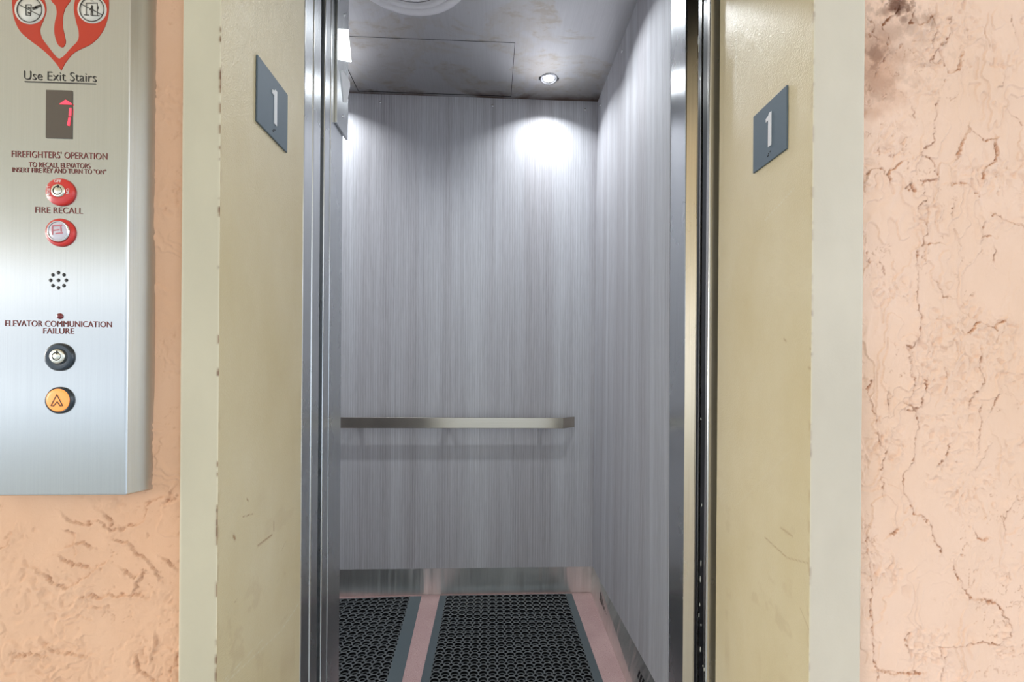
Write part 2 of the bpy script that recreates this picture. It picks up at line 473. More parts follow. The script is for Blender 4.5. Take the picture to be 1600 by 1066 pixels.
def wall_fields(X, Z, lines, side):
    o = 3.0 if side == 'r' else 40.0
    wx = X + .010 * (fbm(X * 45, Z * 45, o + 5, 3) - .5) * 2
    wz = Z + .010 * (fbm(X * 45, Z * 45, o + 8, 3) - .5) * 2
    sx, sz = (14, 7) if side == 'r' else (9, 12)
    # trowelled plateaus: sharp lip on one side, long fade on the other
    n = fbm(wx * sx, wz * sz, o, 4, .5)
    lip = np.zeros_like(X); h = np.zeros_like(X)
    gate = sstep(.47, .60, fbm(X * 11, Z * 8, o + 60, 3))
    for t in (.40, .52, .63):
        s = sstep(t - .004, t + .006, n); fade = 1 - sstep(t, t + .10, n)
        h += (.0018 if side == 'r' else .0016) * s * fade * (.25 + .75 * gate); lip = np.maximum(lip, np.exp(-((n - t + .002) / .0035) ** 2) * gate)
    rough = fbm(wx * 120, wz * 120, o + 90, 3); rg = sstep(.5, .68, fbm(X * 16, Z * 16, o + 71, 2))
    h += (.0050 if side == 'r' else .0026) * (rough - .5) * rg + .0010 * (fbm(X * 60, Z * 60, o + 33, 4) - .5) + .004 * (fbm(X * 8, Z * 8, o + 13, 2) - .5)
    pit = sstep(.72, .80, vnoise(wx * 160, wz * 160, o, 4)) * rg
    h -= .0010 * pit
    crack = np.zeros_like(X); step = np.zeros_like(X)
    q1 = (vnoise(X * 330, Z * 330, o, 3) - .5) * .0034; q2 = (vnoise(X * 330, Z * 330, o, 90) - .5) * .0034
    jx = X + q1 + .0045 * (fbm(X * 110, Z * 110, o + 21, 3) - .5) * 2; jz = Z + q2 + .0045 * (fbm(X * 110, Z * 110, o + 27, 3) - .5) * 2
    for pts in lines:
        xs = [p[0] for p in pts]; zs = [p[1] for p in pts]
        mk = (X > min(xs) - .03) & (X < max(xs) + .03) & (Z > min(zs) - .03) & (Z < max(zs) + .03)
        if not mk.any(): continue
        d, s = poly_dist(jx[mk], jz[mk], pts)
        crack[mk] = np.maximum(crack[mk], np.exp(-(d / .0013) ** 2)); step[mk] += np.exp(-d / .008) * np.where(s > 0, 1, 0)
    wgt = .25 + 1.1 * sstep(.25, .7, vnoise(X * 150, Z * 150, 5, 9))
    cl = sstep(.50, .64, fbm(X * 18, Z * 13, o + 44, 3)); m1 = fbm(wx * 55, wz * 38, o + 17, 4, .6)
    fleck = np.exp(-((m1 - .5) / .010) ** 2) * cl * sstep(.5, .62, vnoise(X * 120, Z * 120, 8, o))
    h -= .0014 * fleck
    h += .0030 * step - .0020 * crack * wgt
    return h, np.maximum(lip * .6, fleck * 2.4), crack * np.clip(wgt, 0, 1), pit, rg


def make_wall(name, x0, x1, fx, side, lines, m, label):
    root = tag(empty(name), label, 'wall', kind='structure')
    A = wall_axis(x0, x1, fx); Zs = axis_pts(0.0, 3.0, (.60, 1.76, .00115 if side == 'r' else .0016))
    cache = {}

    def P(X, Z):
        r = wall_fields(X, Z, lines, side); cache['r'] = r
        edge = 1 - sstep(0, .004, np.minimum(abs(X - x0), abs(X - x1))) * 1.0
        return np.stack([X, DW - r[0] * (1 - edge) + .0012, Z], -1)

    def MK(X, Z):
        h, lip, crack, pit, rg = cache['r']
        k = .95 if side == 'r' else .45
        n = vnoise(X * 40, Z * 40, 31, 7)
        red = np.clip(k * (.80 * crack + .24 * lip * (.5 + .5 * n) + .12 * pit), 0, .9)
        blue = np.zeros_like(red)
        if side == 'r':
            c = onY(1398, 22, DW)      # burnt patch near the frame
            for (px, py, rr, st) in ((1403, 12, .020, .9), (1372, 84, .022, .55), (1425, 40, .03, .3), (1390, 50, .045, .30), (1372, 130, .035, .20), (1400, 75, .07, .16), (1440, 60, .03, .2), (1452, 32, .022, .35), (1366, 70, .03, .25), (1412, 30, .012, .6), (1382, 18, .016, .5)):
                c = onY(px, py, DW); d = np.hypot(X - c.x, (Z - c.z)) * np.clip(1 + 1.5 * (fbm(X * 70, Z * 70, 77, 5, .65) - .5) * 2, .45, 2)
                blue = np.maximum(blue, st * (1 - sstep(.15 * rr, rr, d)))
                hc = onY(1366, 110, DW); hd = np.hypot((X - hc.x) * 1.2, (Z - hc.z) * .8) * (1 + .7 * (fbm(X * 45, Z * 45, 99, 4) - .5) * 2); red = np.maximum(red, .42 * (1 - sstep(.01, .09, hd)))
            near = np.exp(-(d / .06) ** 2); red = np.clip(red + near * (.4 * crack + .06), 0, 1)
        return np.stack([red, np.zeros_like(red), blue], -1)
    grid_obj('stucco', A, Zs, P, MK, m, root, flip=False)
    boxobj('masonry', M_DARK, x0 if side == 'l' else x0 + .001, x1, DW + .012, D1 - .03, 0, 3.0, root)
    return root


lines_r = [px_poly(p, .5, .5, 1340, 0, DW) for p in RW1] + [px_poly(p, .5, .5, 1340, 533, DW) for p in RW2]
lines_l = [px_poly(p, .3, .3, 0, 760, DW) for p in LW]
make_wall('wall_right', XRo - .002, 2.4, (XRo - .002, .90, .00115), 'r', lines_r, M_ST_R, 'pale peach skip-trowel stucco wall right of the elevator frame, scorched near the top')
make_wall('wall_left', -2.6, XLo + .002, (-.86, XLo + .002, .0015), 'l', lines_l, M_ST_L, 'deeper peach stucco wall left of the elevator frame behind the control panel')

# ------------------------------------------------------------------ painted frame
def seg_marks(X, Z, segs):
    out = np.zeros_like(X)
    for (a, b, wd, st) in segs:
        d, s = poly_dist(X + .0008 * (vnoise(X * 300, Z * 300) - .5), Z, [a, b]); out = np.maximum(out, st * np.exp(-(d / wd) ** 2))
    return out


def make_trim(name, side, label):
    root = tag(empty(name), label, 'door frame', kind='structure')
    X = XL if side == 'l' else XR; Xo = XLo if side == 'l' else XRo; s = -1 if side == 'l' else 1
    # return face (runs into the wall)
    Ys = np.arange(D0, D1 + .0005, .002); Zs = axis_pts(0, TOP, (.62, 1.82, .0022))
    def yz(px, py):
        p = onX(px, py, X); return (p.y, p.z)
    if side == 'l':
        lite = [(yz(472, 935), yz(440, 985), .0009, .8), (yz(440, 985), yz(354, 1066), .0007, .6), (yz(410, 1000), yz(352, 1062), .0006, .5), (yz(430, 280), yz(400, 320), .0005, .2)]
        rust = [(yz(403, 853), yz(425, 836), .0014, .9), (yz(365, 838), yz(367, 842), .0025, .9), (yz(428, 815), yz(428, 830), .0006, .7), (yz(380, 808), yz(395, 803), .0008, .7),
                (yz(386, 780), yz(388, 783), .0012, .9), (yz(440, 860), yz(448, 845), .0006, .4), (yz(366, 943), yz(370, 937), .0008, .5)]
    else:
        lite = [(yz(1150, 20), yz(1150, 160), .001, .5), (yz(1195, 345), yz(1240, 295), .0006, .6), (yz(1240, 700), yz(1150, 790), .0006, .25)]
        rust = [(yz(1195, 840), yz(1230, 872), .0011, .5), (yz(1230, 872), yz(1262, 880), .001, .4), (yz(1266, 545), yz(1278, 548), .0015, .45), (yz(1264, 575), yz(1276, 580), .002, .4),
                (yz(1220, 825), yz(1238, 838), .0016, .4), (yz(1190, 1040), yz(1200, 1048), .001, .4), (yz(1145, 1010), yz(1146, 1014), .002, .5), (yz(1250, 950), yz(1275, 1010), .001, .3), (yz(1225, 530), yz(1228, 533), .0016, .5)]
    def P(Y, Z): return np.stack([X + s * .0007 * (fbm(Y * 30, Z * 20, 4 if s < 0 else 14, 3) - .5) * (Y > D0 + .001), Y, Z], -1)
    def MK(Y, Z):
        r = seg_marks(Y, Z, rust); l = seg_marks(Y, Z, lite)
        near = np.exp(-((Y - D0) / .004) ** 2) * sstep(.60, .75, fbm(Y * 60, Z * 45, 9, 3)) * .9
        sm = .13 * sstep(.62, .75, fbm(Y * 26, Z * 30, 55 + s, 4)) * sstep(1.05, .65, Z)
        return np.stack([np.clip(r + near * .3 + sm, 0, 1), l, 0 * near], -1)
    grid_obj('jamb', Ys, Zs, P, MK, M_PAINT, root, flip=(side == 'l'))
    # face towards the hall, with a rounded outer lip
    a0, a1 = (Xo, X) if side == 'l' else (X, Xo)
    Xs = np.arange(a0, a1 + .0005, .0022); Xs[-1] = a1
    def P2(x, Z):
        d = abs(x - Xo); return np.stack([x, D0 + .002 * np.exp(-(d / .0012)) + .0006 * (fbm(x * 40, Z * 15, 2, 3) - .5) * (abs(x - X) > .001), Z], -1)
    def MK2(x, Z):
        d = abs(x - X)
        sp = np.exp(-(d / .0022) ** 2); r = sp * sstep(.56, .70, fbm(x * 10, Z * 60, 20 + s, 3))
        hl = np.exp(-(d / .0015) ** 2) * .7 + np.exp(-(abs(x - Xo) / .0018) ** 2) * (.9 if side == 'l' else .4)  # pale corner seam, plus a highlight painted along the outer edge
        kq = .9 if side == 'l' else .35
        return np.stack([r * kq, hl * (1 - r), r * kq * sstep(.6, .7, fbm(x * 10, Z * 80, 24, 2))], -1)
    grid_obj('frame_face', Xs, Zs, P2, MK2, M_PAINT2 if side == 'l' else M_PAINT3, root, flip=False)
    # body behind the skins
    bm = B(); x0, x1 = sorted((X + s * .0015, Xo)); box(bm, x0, x1, D0 + .003, D1, 0, TOP); obj('frame_core', bm, M_PAINT2, root)
    return root


make_trim('trim_1', 'l', 'beige painted steel elevator frame on the left, chipped along its corner')
make_trim('trim_2', 'r', 'beige painted steel elevator frame on the right beside the pale wall')
t3 = tag(empty('trim_3'), 'beige painted steel elevator frame head across the top of the opening', 'door frame', kind='structure')
boxobj('frame_head', M_PAINT2, XLo, XRo, D0, D1, TOP, TOP + .07, t3, bevel=.002)
tag(boxobj('wall_above', M_ST_R, XLo, XRo, DW, D1 - .03, TOP + .07, 3.0), 'peach stucco wall over the elevator opening above the frame head', 'wall', kind='structure')

# ------------------------------------------------------------------ walkway (behind the camera)
tag(boxobj('floor_outer', M_CONC, -14, 14, -30, .975, -.12, 0), 'grey concrete walkway floor in front of the elevator', 'floor', kind='structure')
tag(boxobj('ceiling_outer', M_CREAMCEIL, -9, 3.2, -7.6, .95, 3.0, 3.2), 'cream walkway ceiling in front of the elevator', 'ceiling', kind='structure')

tag(boxobj('wall_sky_block', M_OPP, -40, 40, -20.4, -20, 0, 4.2), 'unseen pale plain wall added behind the camera to cover low sky reflected in the panel', 'wall', kind='structure')  # unseen wall, added to keep bright low sky out of the steel reflections

# ------------------------------------------------------------------ shaft
sh = tag(empty('wall_shaft'), 'dark elevator shaft walls behind the doors and around the car', 'wall', kind='structure')
for (a, b, c, d, e, f) in ((-1.9, -1.8, .94, 2.75, -.6, 3.2), (1.3, 1.4, .94, 2.75, -.6, 3.2), (-1.9, 1.4, 2.65, 2.75, -.6, 3.2), (-1.9, 1.4, .94, 2.75, 3.1, 3.2), (-1.9, 1.4, .98, 2.75, -.7, -.6),
                           (-1.8, XLo, .94, .965, 0, 3.1), (XRo, 1.3, .94, .965, 0, 3.1), (XLo, XRo, .94, .965, TOP + .07, 3.1)):
    boxobj('shaft_wall', M_DARK, a, b, c, d, e, f, sh)

# ------------------------------------------------------------------ doors (open, stacked on the left) and strike side
def door_panel(name, x, y0, y1, parent, lip=.004):
    """stainless sliding panel seen on its leading edge: rounded front and back lips"""
    bm = B(); prof = []
    for k in range(7):
        a = PI / 2 * k / 6; prof.append((x - lip + lip * math.sin(a), y0 + lip - lip * math.cos(a)))
    for k in range(7):
        a = PI / 2 * k / 6; prof.append((x - lip + lip * math.cos(a), y1 - lip + lip * math.sin(a)))
    pts = [(x - .46, y0)] + prof + [(x - .46, y1)]
    prism(bm, [(p[0], p[1], .012) for p in pts], (0, 0, 1), TOP + .01)
    return obj(name, bm, M_STEEL_J, parent)


d1 = tag(empty('door_1'), 'stainless steel two-panel hall door slid open behind the left frame', 'door', kind='structure')
door_panel('door_panel', -.4005, .984, 1.030, d1)
door_panel('door_panel', -.4005, 1.034, 1.078, d1)
door_panel_gib = boxobj('rubber_seal', M_BLACK, -.43, -.412, 1.030, 1.034, .02, TOP, d1)
d2 = tag(empty('door_2'), 'stainless steel car door slid open at the left of the cab', 'door', kind='structure')
door_panel('door_panel', -.404, 1.112, 1.148, d2, lip=.003)

t4 = tag(empty('trim_4'), 'stainless strike column with a black rubber seal inside the right frame', 'door frame', kind='structure')
bm = B()
y0 = .984; xa = .4768
prof = [(.56, y0), (xa + .004, y0)] + [(xa + .004 - .004 * math.sin(a), y0 + .004 - .004 * math.cos(a)) for a in (PI / 10 * k for k in range(1, 6))] + [(xa, y0 + .012), (xa + .02, y0 + .012), (.56, y0 + .012)]
prism(bm, [(p[0], p[1], 0) for p in prof], (0, 0, 1), TOP + .03); obj('strike_column', bm, M_STEEL_D, t4)
bm = B(); box(bm, xa + .002, .56, y0 + .012, 1.022, 0, TOP + .03); obj('rubber_seal', bm, M_BLACK, t4, bevel=.003)
bm = B(); box(bm, xa + .0005, .55, 1.027, 1.030, 0, TOP + .03); obj('steel_lip', bm, M_STEEL_D, t4)
bm = B(); box(bm, xa + .004, .55, 1.036, 1.052, 0, TOP + .03); obj('rubber_seal', bm, M_BLACK, t4, bevel=.002)
# flakes of paint and fluff caught in the gap
for (px, py, L_) in ((1091, 62, 9), (1092, 70, 12), (1094, 905, 5), (1095, 880, 6), (1093, 945, 2.5), (1092, 961, 4), (1094, 1015, 5), (1100, 1046, 3), (1098, 1041, 2), (1095, 977, 2), (1095, 655, 2.5), (1094, 123, 3), (1096, 790, 3)):
    p = onX(px, py, xa - .0006); r = L_ * .0013
    bm = B(); a = random.uniform(-.5, .5)
    pts = [(p.x, p.y + (math.cos(t) * .0011 * (1 + .5 * random.random())) + math.sin(t) * a * r * .35, p.z + math.sin(t) * r * (.8 + .4 * random.random())) for t in (2 * PI * k / 7 for k in range(7))]
    prism(bm, pts, (1, 0, 0), .0009); tag(obj('paint_flake', bm, M_CHIP, t4))

# sills
s1 = tag(empty('trim_5'), 'grooved metal door sills between walkway and car', 'sill', kind='structure')
for (a, b) in ((.976, 1.005), (1.010, 1.040), (1.045, 1.085), (1.10, 1.13), (1.135, 1.165)):
    boxobj('sill_rail', M_STEEL_D, -.45, .56, a, b, -.03, 0.0, s1, bevel=.001)
boxobj('sill_bed', M_DARK, -.45, .56, .976, 1.085, -.06, -.03, s1)
boxobj('sill_bed', M_DARK, -.45, .56, 1.10, 1.165, -.06, -.03, s1)

# ------------------------------------------------------------------ elevator car shell
FY = 1.155                                    # front of the car return
# measured corners of the right side wall (it leans a little)
bt, bb = onY(934, 165, DB - .018), onY(926, 884, DB - .018)
def xline(pxt, pxb, Y, z):
    t, b = onY(pxt, 2, Y), onY(pxb, 1064, Y); return b.x + (t.x - b.x) * (z - b.z) / (t.z - b.z)
def xback(z): return bb.x + (bt.x - bb.x) * (z - bb.z) / (bt.z - bb.z)
JY = 1.313                                    # where laminate meets the steel return on the right
def xfront(z): return xline(1048, 1044, JY, z)
KZ = .137                                     # kick plate height
Zt = ZC - .004
wbk = tag(empty('wall_back'), 'grey wood-grain laminate back wall of the elevator car', 'wall', kind='structure')
bm = B(); box(bm, CXL, xback(1.2) + .05, DB - .018, DB, KZ, ZC); obj('laminate_panel', bm, M_LAM_B, wbk, bevel=.001)
boxobj('car_shell', M_DARK, CXL - .06, .60, DB + .012, DB + .04, -.05, ZC + .05, wbk)
wir = tag(empty('wall_inner_right'), 'grey wood-grain laminate right side wall of the elevator car', 'wall', kind='structure')
bm = B(); th = .018; z0, z1 = KZ, Zt + .01
ya, yb = JY, DB - .0175
hexa(bm, [(xfront(z0), ya, z0), (xback(z0), yb, z0), (xback(z0) + th, yb, z0), (xfront(z0) + th, ya, z0),
          (xfront(z1), ya, z1), (xback(z1), yb, z1), (xback(z1) + th, yb, z1), (xfront(z1) + th, ya, z1)])
obj('laminate_panel', bm, M_LAM_R, wir)
boxobj('car_shell', M_DARK, .56, .60, FY + .05, DB + .012, -.05, ZC + .05, wir)
wil = tag(empty('wall_inner_left'), 'grey wood-grain laminate left side wall of the elevator car', 'wall', kind='structure')
boxobj('laminate_panel', M_LAM_R, CXL - .018, CXL, FY + .09, DB, KZ, ZC, wil)
boxobj('car_shell', M_DARK, CXL - .06, CXL - .03, FY, DB + .012, -.05, ZC + .05, wil)
bb_ = tag(empty('baseboard_back'), 'shiny stainless kick plate along the foot of the back wall', 'baseboard', kind='structure')
bm = B(); box(bm, CXL - .02, .54, DB, DB + .010, .001, KZ + .01); obj('kick_plate', bm, M_STEEL_K, bb_)
br_ = tag(empty('baseboard_right'), 'shiny stainless kick plate with vent slots along the right wall', 'baseboard', kind='structure')
kc = onZ(924.4, 929, 0).x; kf = onZ(978.5, 1066, 0)
slope = (kf.x - kc) / (kf.y - DB)
def xk(y): return kc + slope * (y - DB)
bm = B(); y0_, y1_ = FY + .09, DB
hexa(bm, [(xk(y0_), y0_, .001), (xk(y1_), y1_, .001), (xk(y1_) + .012, y1_, .001), (xk(y0_) + .012, y0_, .001),
          (xfront(KZ) + .006, y0_, KZ + .01), (xback(KZ) + .006, y1_, KZ + .01), (xback(KZ) + .016, y1_, KZ + .01), (xfront(KZ) + .016, y0_, KZ + .01)])
obj('kick_plate', bm, M_STEEL_K, br_)
# louvre slots in the right kick plate
def kick_pt(y, z):
    a = xk(y); b_ = (xback(KZ) + .006) + (xfront(KZ) - xback(KZ)) * (y - y1_) / (y0_ - y1_); return a + (b_ - a) * z / (KZ + .01)
for base in (1.905, 1.36):
    for k in range(9):
        yy = base + .020 * k; bm = B()
        pts = []
        for dy, z in ((0, .062), (.011, .062), (.011, .098), (0, .098)):
            pts.append((kick_pt(yy + dy, z) - .005, yy + dy, z))
        prism(bm, pts, (1, 0, 0), .008); obj('vent_slot', bm, M_BLACK, br_)
bl_ = tag(empty('baseboard_left'), 'stainless kick plate along the left wall of the car', 'baseboard', kind='structure')
boxobj('kick_plate', M_STEEL_K, CXL - .022, CXL - .012, FY + .09, DB, .001, KZ + .01, bl_)
tag(boxobj('floor', M_FLOOR, CXL - .05, .56, 1.17, DB + .012, -.03, 0), 'pink speckled vinyl floor of the elevator car under the rubber mats', 'floor', kind='structure')

# ceiling with a flush hatch outline
ce = tag(empty('ceiling'), 'stained brushed steel ceiling of the elevator car', 'ceiling', kind='structure')
hx0 = onZ(560, 142, ZC); hx1 = onZ(799, 151, ZC); hx2 = onZ(803, 67, ZC)
X0, X1, Y0, Y1 = hx0.x, (hx1.x + hx2.x) / 2, hx2.y, (hx0.y + hx1.y) / 2
g = .0022; cx0, cx1, cy0, cy1 = CXL - .05, .56, FY + .02, DB + .005
bm = B()
for (a, b, c, d) in ((cx0, cx1, cy0, Y0 - g), (cx0, cx1, Y1 + g, cy1), (cx0, X0 - g, Y0 - g, Y1 + g), (X1 + g, cx1, Y0 - g, Y1 + g)):
    box(bm, a, b, c, d, ZC, ZC + .012)
obj('ceiling_sheet', bm, M_CEIL, ce)
boxobj('hatch_panel', M_CEIL, X0, X1, Y0, Y1, ZC + .001, ZC + .013, ce)
for (a, b, c, d) in ((X0 - g, X1 + g, Y0 - g, Y0 + .0002), (X0 - g, X1 + g, Y1 - .0002, Y1 + g), (X0 - g, X0, Y0, Y1), (X1, X1 + g, Y0, Y1)):
    boxobj('hatch_seam', M_BLACK, a, b, c, d, ZC - .0004, ZC + .008, ce)
boxobj('car_roof', M_DARK, cx0, cx1, cy0, cy1, ZC + .03, ZC + .05, ce)

# stainless front returns of the car
t6 = tag(empty('trim_6'), 'stainless steel car front return on the left that mirrors the handrail', 'car front', kind='structure')
bm = B(); box(bm, CXL - .03, -.405, FY, 1.247, 0, ZC); obj('return_panel', bm, M_STEEL_J, t6, bevel=.0015)
t7 = tag(empty('trim_7'), 'stainless steel car front return on the right beside the side wall', 'car front', kind='structure')
def xj(z): return xline(1071.5, 1068.5, 1.205, z)
bm = B(); zt = ZC
hexa(bm, [(xj(0), 1.205, 0), (xfront(0) + .001, JY, 0), (.56, JY, 0), (.56, 1.205, 0),
          (xj(zt), 1.205, zt), (xfront(zt) + .001, JY, zt), (.56, JY, zt), (.56, 1.205, zt)])
obj('return_panel', bm, M_STEEL_J, t7, bevel=.0012)
bm = B()
def xe(px, y, z): return xline(px + 1.5, px - 1.5, y, z)
x86 = xe(1084, 1.2, 1.2)
xs_ = xj(1.2) + .0005; prism(bm, [(xs_, 1.2045, 0), (x86, 1.2045 - .65 * (x86 - xs_), 0), (x86, 1.2049, 0)], (0, 0, 1), zt); obj('front_edge', bm, M_STEEL_E, t7)
bm = B(); prism(bm, [(x86 + .001, 1.2040 - .65 * (x86 - xs_), 0), (x86 + .010, 1.1985 - .65 * (x86 - xs_), 0), (x86 + .010, 1.2049, 0), (x86 + .001, 1.2049, 0)], (0, 0, 1), zt); obj('front_edge', bm, M_STEEL_E, t7)
boxobj('black_void_cover', M_BLACK, x86 + .0105, .60, 1.196, 1.203, 0, zt, t7)  # added black strip, stands in for the darkness of the shaft gap
t8 = tag(empty('trim_8'), 'stainless car front header above the door opening', 'car front', kind='structure')
boxobj('header_panel', M_STEEL_J, -.405, .56, FY + .05, 1.247, TOP, ZC, t8)

# hanger screws near the panel tops
def screw(parent, p, axis, r=.0042):
    bm = B(); lathe(bm, [(r, 0), (r, .002), (r * .85, .0036), (r * .3, .0046), (0, .0048)], p, axis, 14); obj('screw', bm, M_CHROME, parent, smooth=True)
for px, py in ((594.5, 160), (769.5, 165.5), (914.5, 171.5)): screw(wbk, onY(px, py, DB - .018), (0, -1, 0), .0068)
for px, py in ((973, 80), (938, 164.5)):
    d = onX(px, py, xback(2.4)); screw(wir, (xback(d.z) + (xfront(d.z) - xback(d.z)) * (d.y - yb) / (ya - yb), d.y, d.z), (-1, 0, 0), .0068)

# ------------------------------------------------------------------ handrail
hr = tag(empty('handrail', (-.2, DB - .07, .86)), 'flat satin steel handrail across the back wall of the elevator car', 'handrail')
ry = DB - .018 - .062; th = .008
a = onY(880, 653.2, ry); b_ = onY(880, 669.6, ry)
zt_, zb_ = a.z, b_.z; xa_ = a.x; xb_ = onY(897.5, 660, DB - .025).x
path = [(CXL + .16, DB - .022), (CXL + .12, DB - .03), (CXL + .14, ry), (xa_, ry), (xb_, DB - .030)]
bm = B()
pts = [(CXL + .06, DB - .030), (CXL + .11, ry), (xa_, ry), (xb_, DB - .030)]
def off(pts, t):
    out = []
    for i, p in enumerate(pts):
        n = Vector((0, 0))
        if i > 0: d = Vector(p) - Vector(pts[i - 1]); n += Vector((-d.y, d.x)).normalized()
        if i < len(pts) - 1: d = Vector(pts[i + 1]) - Vector(p); n += Vector((-d.y, d.x)).normalized()
        out.append(tuple(Vector(p) + n.normalized() * t))
    return out
poly = pts + off(pts, th)[::-1]
k = len(pts)
for i in range(k - 1):
    q = off(pts, th); hexa(bm, [(*pts[i], zb_), (*pts[i + 1], zb_), (*q[i + 1], zb_), (*q[i], zb_), (*pts[i], zt_), (*pts[i + 1], zt_), (*q[i + 1], zt_), (*q[i], zt_)])
bmesh.ops.remove_doubles(bm, verts=bm.verts, dist=1e-5)
seen = {}
for f in list(bm.faces):
    key = tuple(sorted(v.index for v in f.verts)); seen.setdefault(key, []).append(f)
obj('rail_bar', bm, M_STEEL_R, hr, bevel=.0012)
zm = (zt_ + zb_) / 2
for px in (845, 700, 560, 470):
    x = onY(px, 661, DB - .05).x
    bm = B(); box(bm, x - .011, x + .011, ry + th, DB - .018, zm - .016, zm + .016); obj('bracket', bm, M_STEEL_D, hr, bevel=.001)

# ------------------------------------------------------------------ ceiling fittings
def downlight(x, y, label):
    root = tag(empty('downlight', (x, y, ZC)), label, 'light', 'round downlights in the car ceiling')
    bm = B(); lathe(bm, [(.023, .002), (.024, -.003), (.034, -.005), (.040, -.0035), (.042, .0)], (x, y, ZC), (0, 0, 1), 40); obj('trim_ring', bm, M_CHROME, root, smooth=True)
    bm = B(); lathe(bm, [(.023, -.001), (.020, -.004), (.012, -.006), (0, -.0066)], (x, y, ZC), (0, 0, 1), 32); obj('lens', bm, M_LED, root, smooth=True)
    for sx in (-1, 1):
        bm = B(); box(bm, x + sx * .043 - .003, x + sx * .043 + .003, y - .008, y + .008, ZC - .003, ZC); obj('spring_clip', bm, M_BLACK, root)
    ld = bpy.data.lights.new('downlight_lamp', 'AREA'); ld.shape = 'DISK'; ld.size = .045; ld.energy = DOWN; ld.color = (.91, .96, 1.0); ld.spread = math.radians(132)
    lo = bpy.data.objects.new('lamp', ld); COL.objects.link(lo); lo.parent = root; lo.matrix_parent_inverse = Matrix.Translation(root.location).inverted()
    lo.location = (x, y, ZC - .008)
    return root


dl = onZ(857.5, 123, ZC)
downlight(dl.x, dl.y, 'lit round recessed downlight in the ceiling near the back right corner')
downlight(dl.x, 1.585, 'lit round downlight at the top edge, its glow just above the frame')
downlight(-.80, dl.y, 'round downlight hidden behind the left door, back left of the ceiling')
downlight(-.80, 1.585, 'round downlight hidden behind the left door, front left of the ceiling')

fc = (-.292, 1.515); fr = .221
fn = tag(empty('fan_grille', (fc[0], fc[1], ZC)), 'round white ringed ventilation diffuser on the car ceiling, cut by the top edge', 'vent')
bm = B(); lathe(bm, [(fr, 0), (fr - .002, -.006), (fr - .02, -.011), (fr - .034, -.009), (fr - .036, .0)], (*fc, ZC), (0, 0, 1), 72); obj('outer_ring', bm, M_GRILLE, fn, smooth=True)
r = fr - .040; kk = 0
while r > .03:
    bm = B(); lathe(bm, [(r, -.004), (r - .006, -.015), (r - .028, -.0185), (r - .031, -.010)], (*fc, ZC), (0, 0, 1), 64); obj('vane_ring', bm, M_GRILLE, fn, smooth=True); r -= .034
bm = B(); lathe(bm, [(fr - .03, -.002), (0, -.002)], (*fc, ZC), (0, 0, 1), 48); obj('back_plate', bm, M_GRILLE, fn)

# ------------------------------------------------------------------ rubber mats
def mat_mesh(x0, x1, y0, y1, pitch, rb, rs, zt, nseg=24):
    """perforated rubber: big round holes on a square grid with small ones between; each hole has a lower ring"""
    nx = int(round((x1 - x0) / pitch)); ny = int(round((y1 - y0) / pitch)); px = (x1 - x0) / nx; py = (y1 - y0) / ny
    V = []; Fc = []
    ang = [2 * PI * k / nseg for k in range(nseg)]
    outer = []
    for t in ang:
        c, s = math.cos(t), math.sin(t); m_ = max(abs(c), abs(s)); ox, oy = c / m_ * px / 2, s / m_ * py / 2
        qx, qy = math.copysign(px / 2, ox), math.copysign(py / 2, oy); dx, dy = qx - ox, qy - oy
        if math.hypot(dx, dy) < rs * 1.02:
            # step inwards on to the small corner hole
            rr = math.hypot(px, py) / 2
            dd = abs(((t % (PI / 2)) - PI / 4)); k = rr - math.sqrt(max(rs * rs - (rr * dd) ** 2, 1e-8)); ox, oy = c * k, s * k
        outer.append((ox, oy))
    # rings: (list of xy, z)
    prof = [(None, zt), (rb + .0010, zt), (rb, zt - .0010), (rb, zt - .0095), (rb - .0050, zt - .0098), (rb - .0058, zt - .0145)]
    cell = [[(o[0], o[1], zt) for o in outer]] + [[(rr * math.cos(t), rr * math.sin(t), z) for t in ang] for rr, z in prof[1:]]
    skirt = [(o[0], o[1], zt - .0145) for o in outer]
    for i in range(nx):
        for j in range(ny):
            cx = x0 + (i + .5) * px; cy = y0 + (j + .5) * py; b = len(V)
            for ring in [skirt] + cell: V += [(cx + p[0], cy + p[1], p[2]) for p in ring]
            for rj in range(len(cell)):
                for k in range(nseg):
                    k2 = (k + 1) % nseg; a = b + rj * nseg; Fc.append((a + k, a + k2, a + nseg + k2, a + nseg + k))
    MI = ([0] * nseg + [0] * nseg + [0] * nseg + [1] * nseg + [0] * nseg + [1] * nseg)  # hole walls coloured black to stand in for their shade, tops grey
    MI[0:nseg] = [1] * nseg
    return V, Fc, MI * (nx * ny)


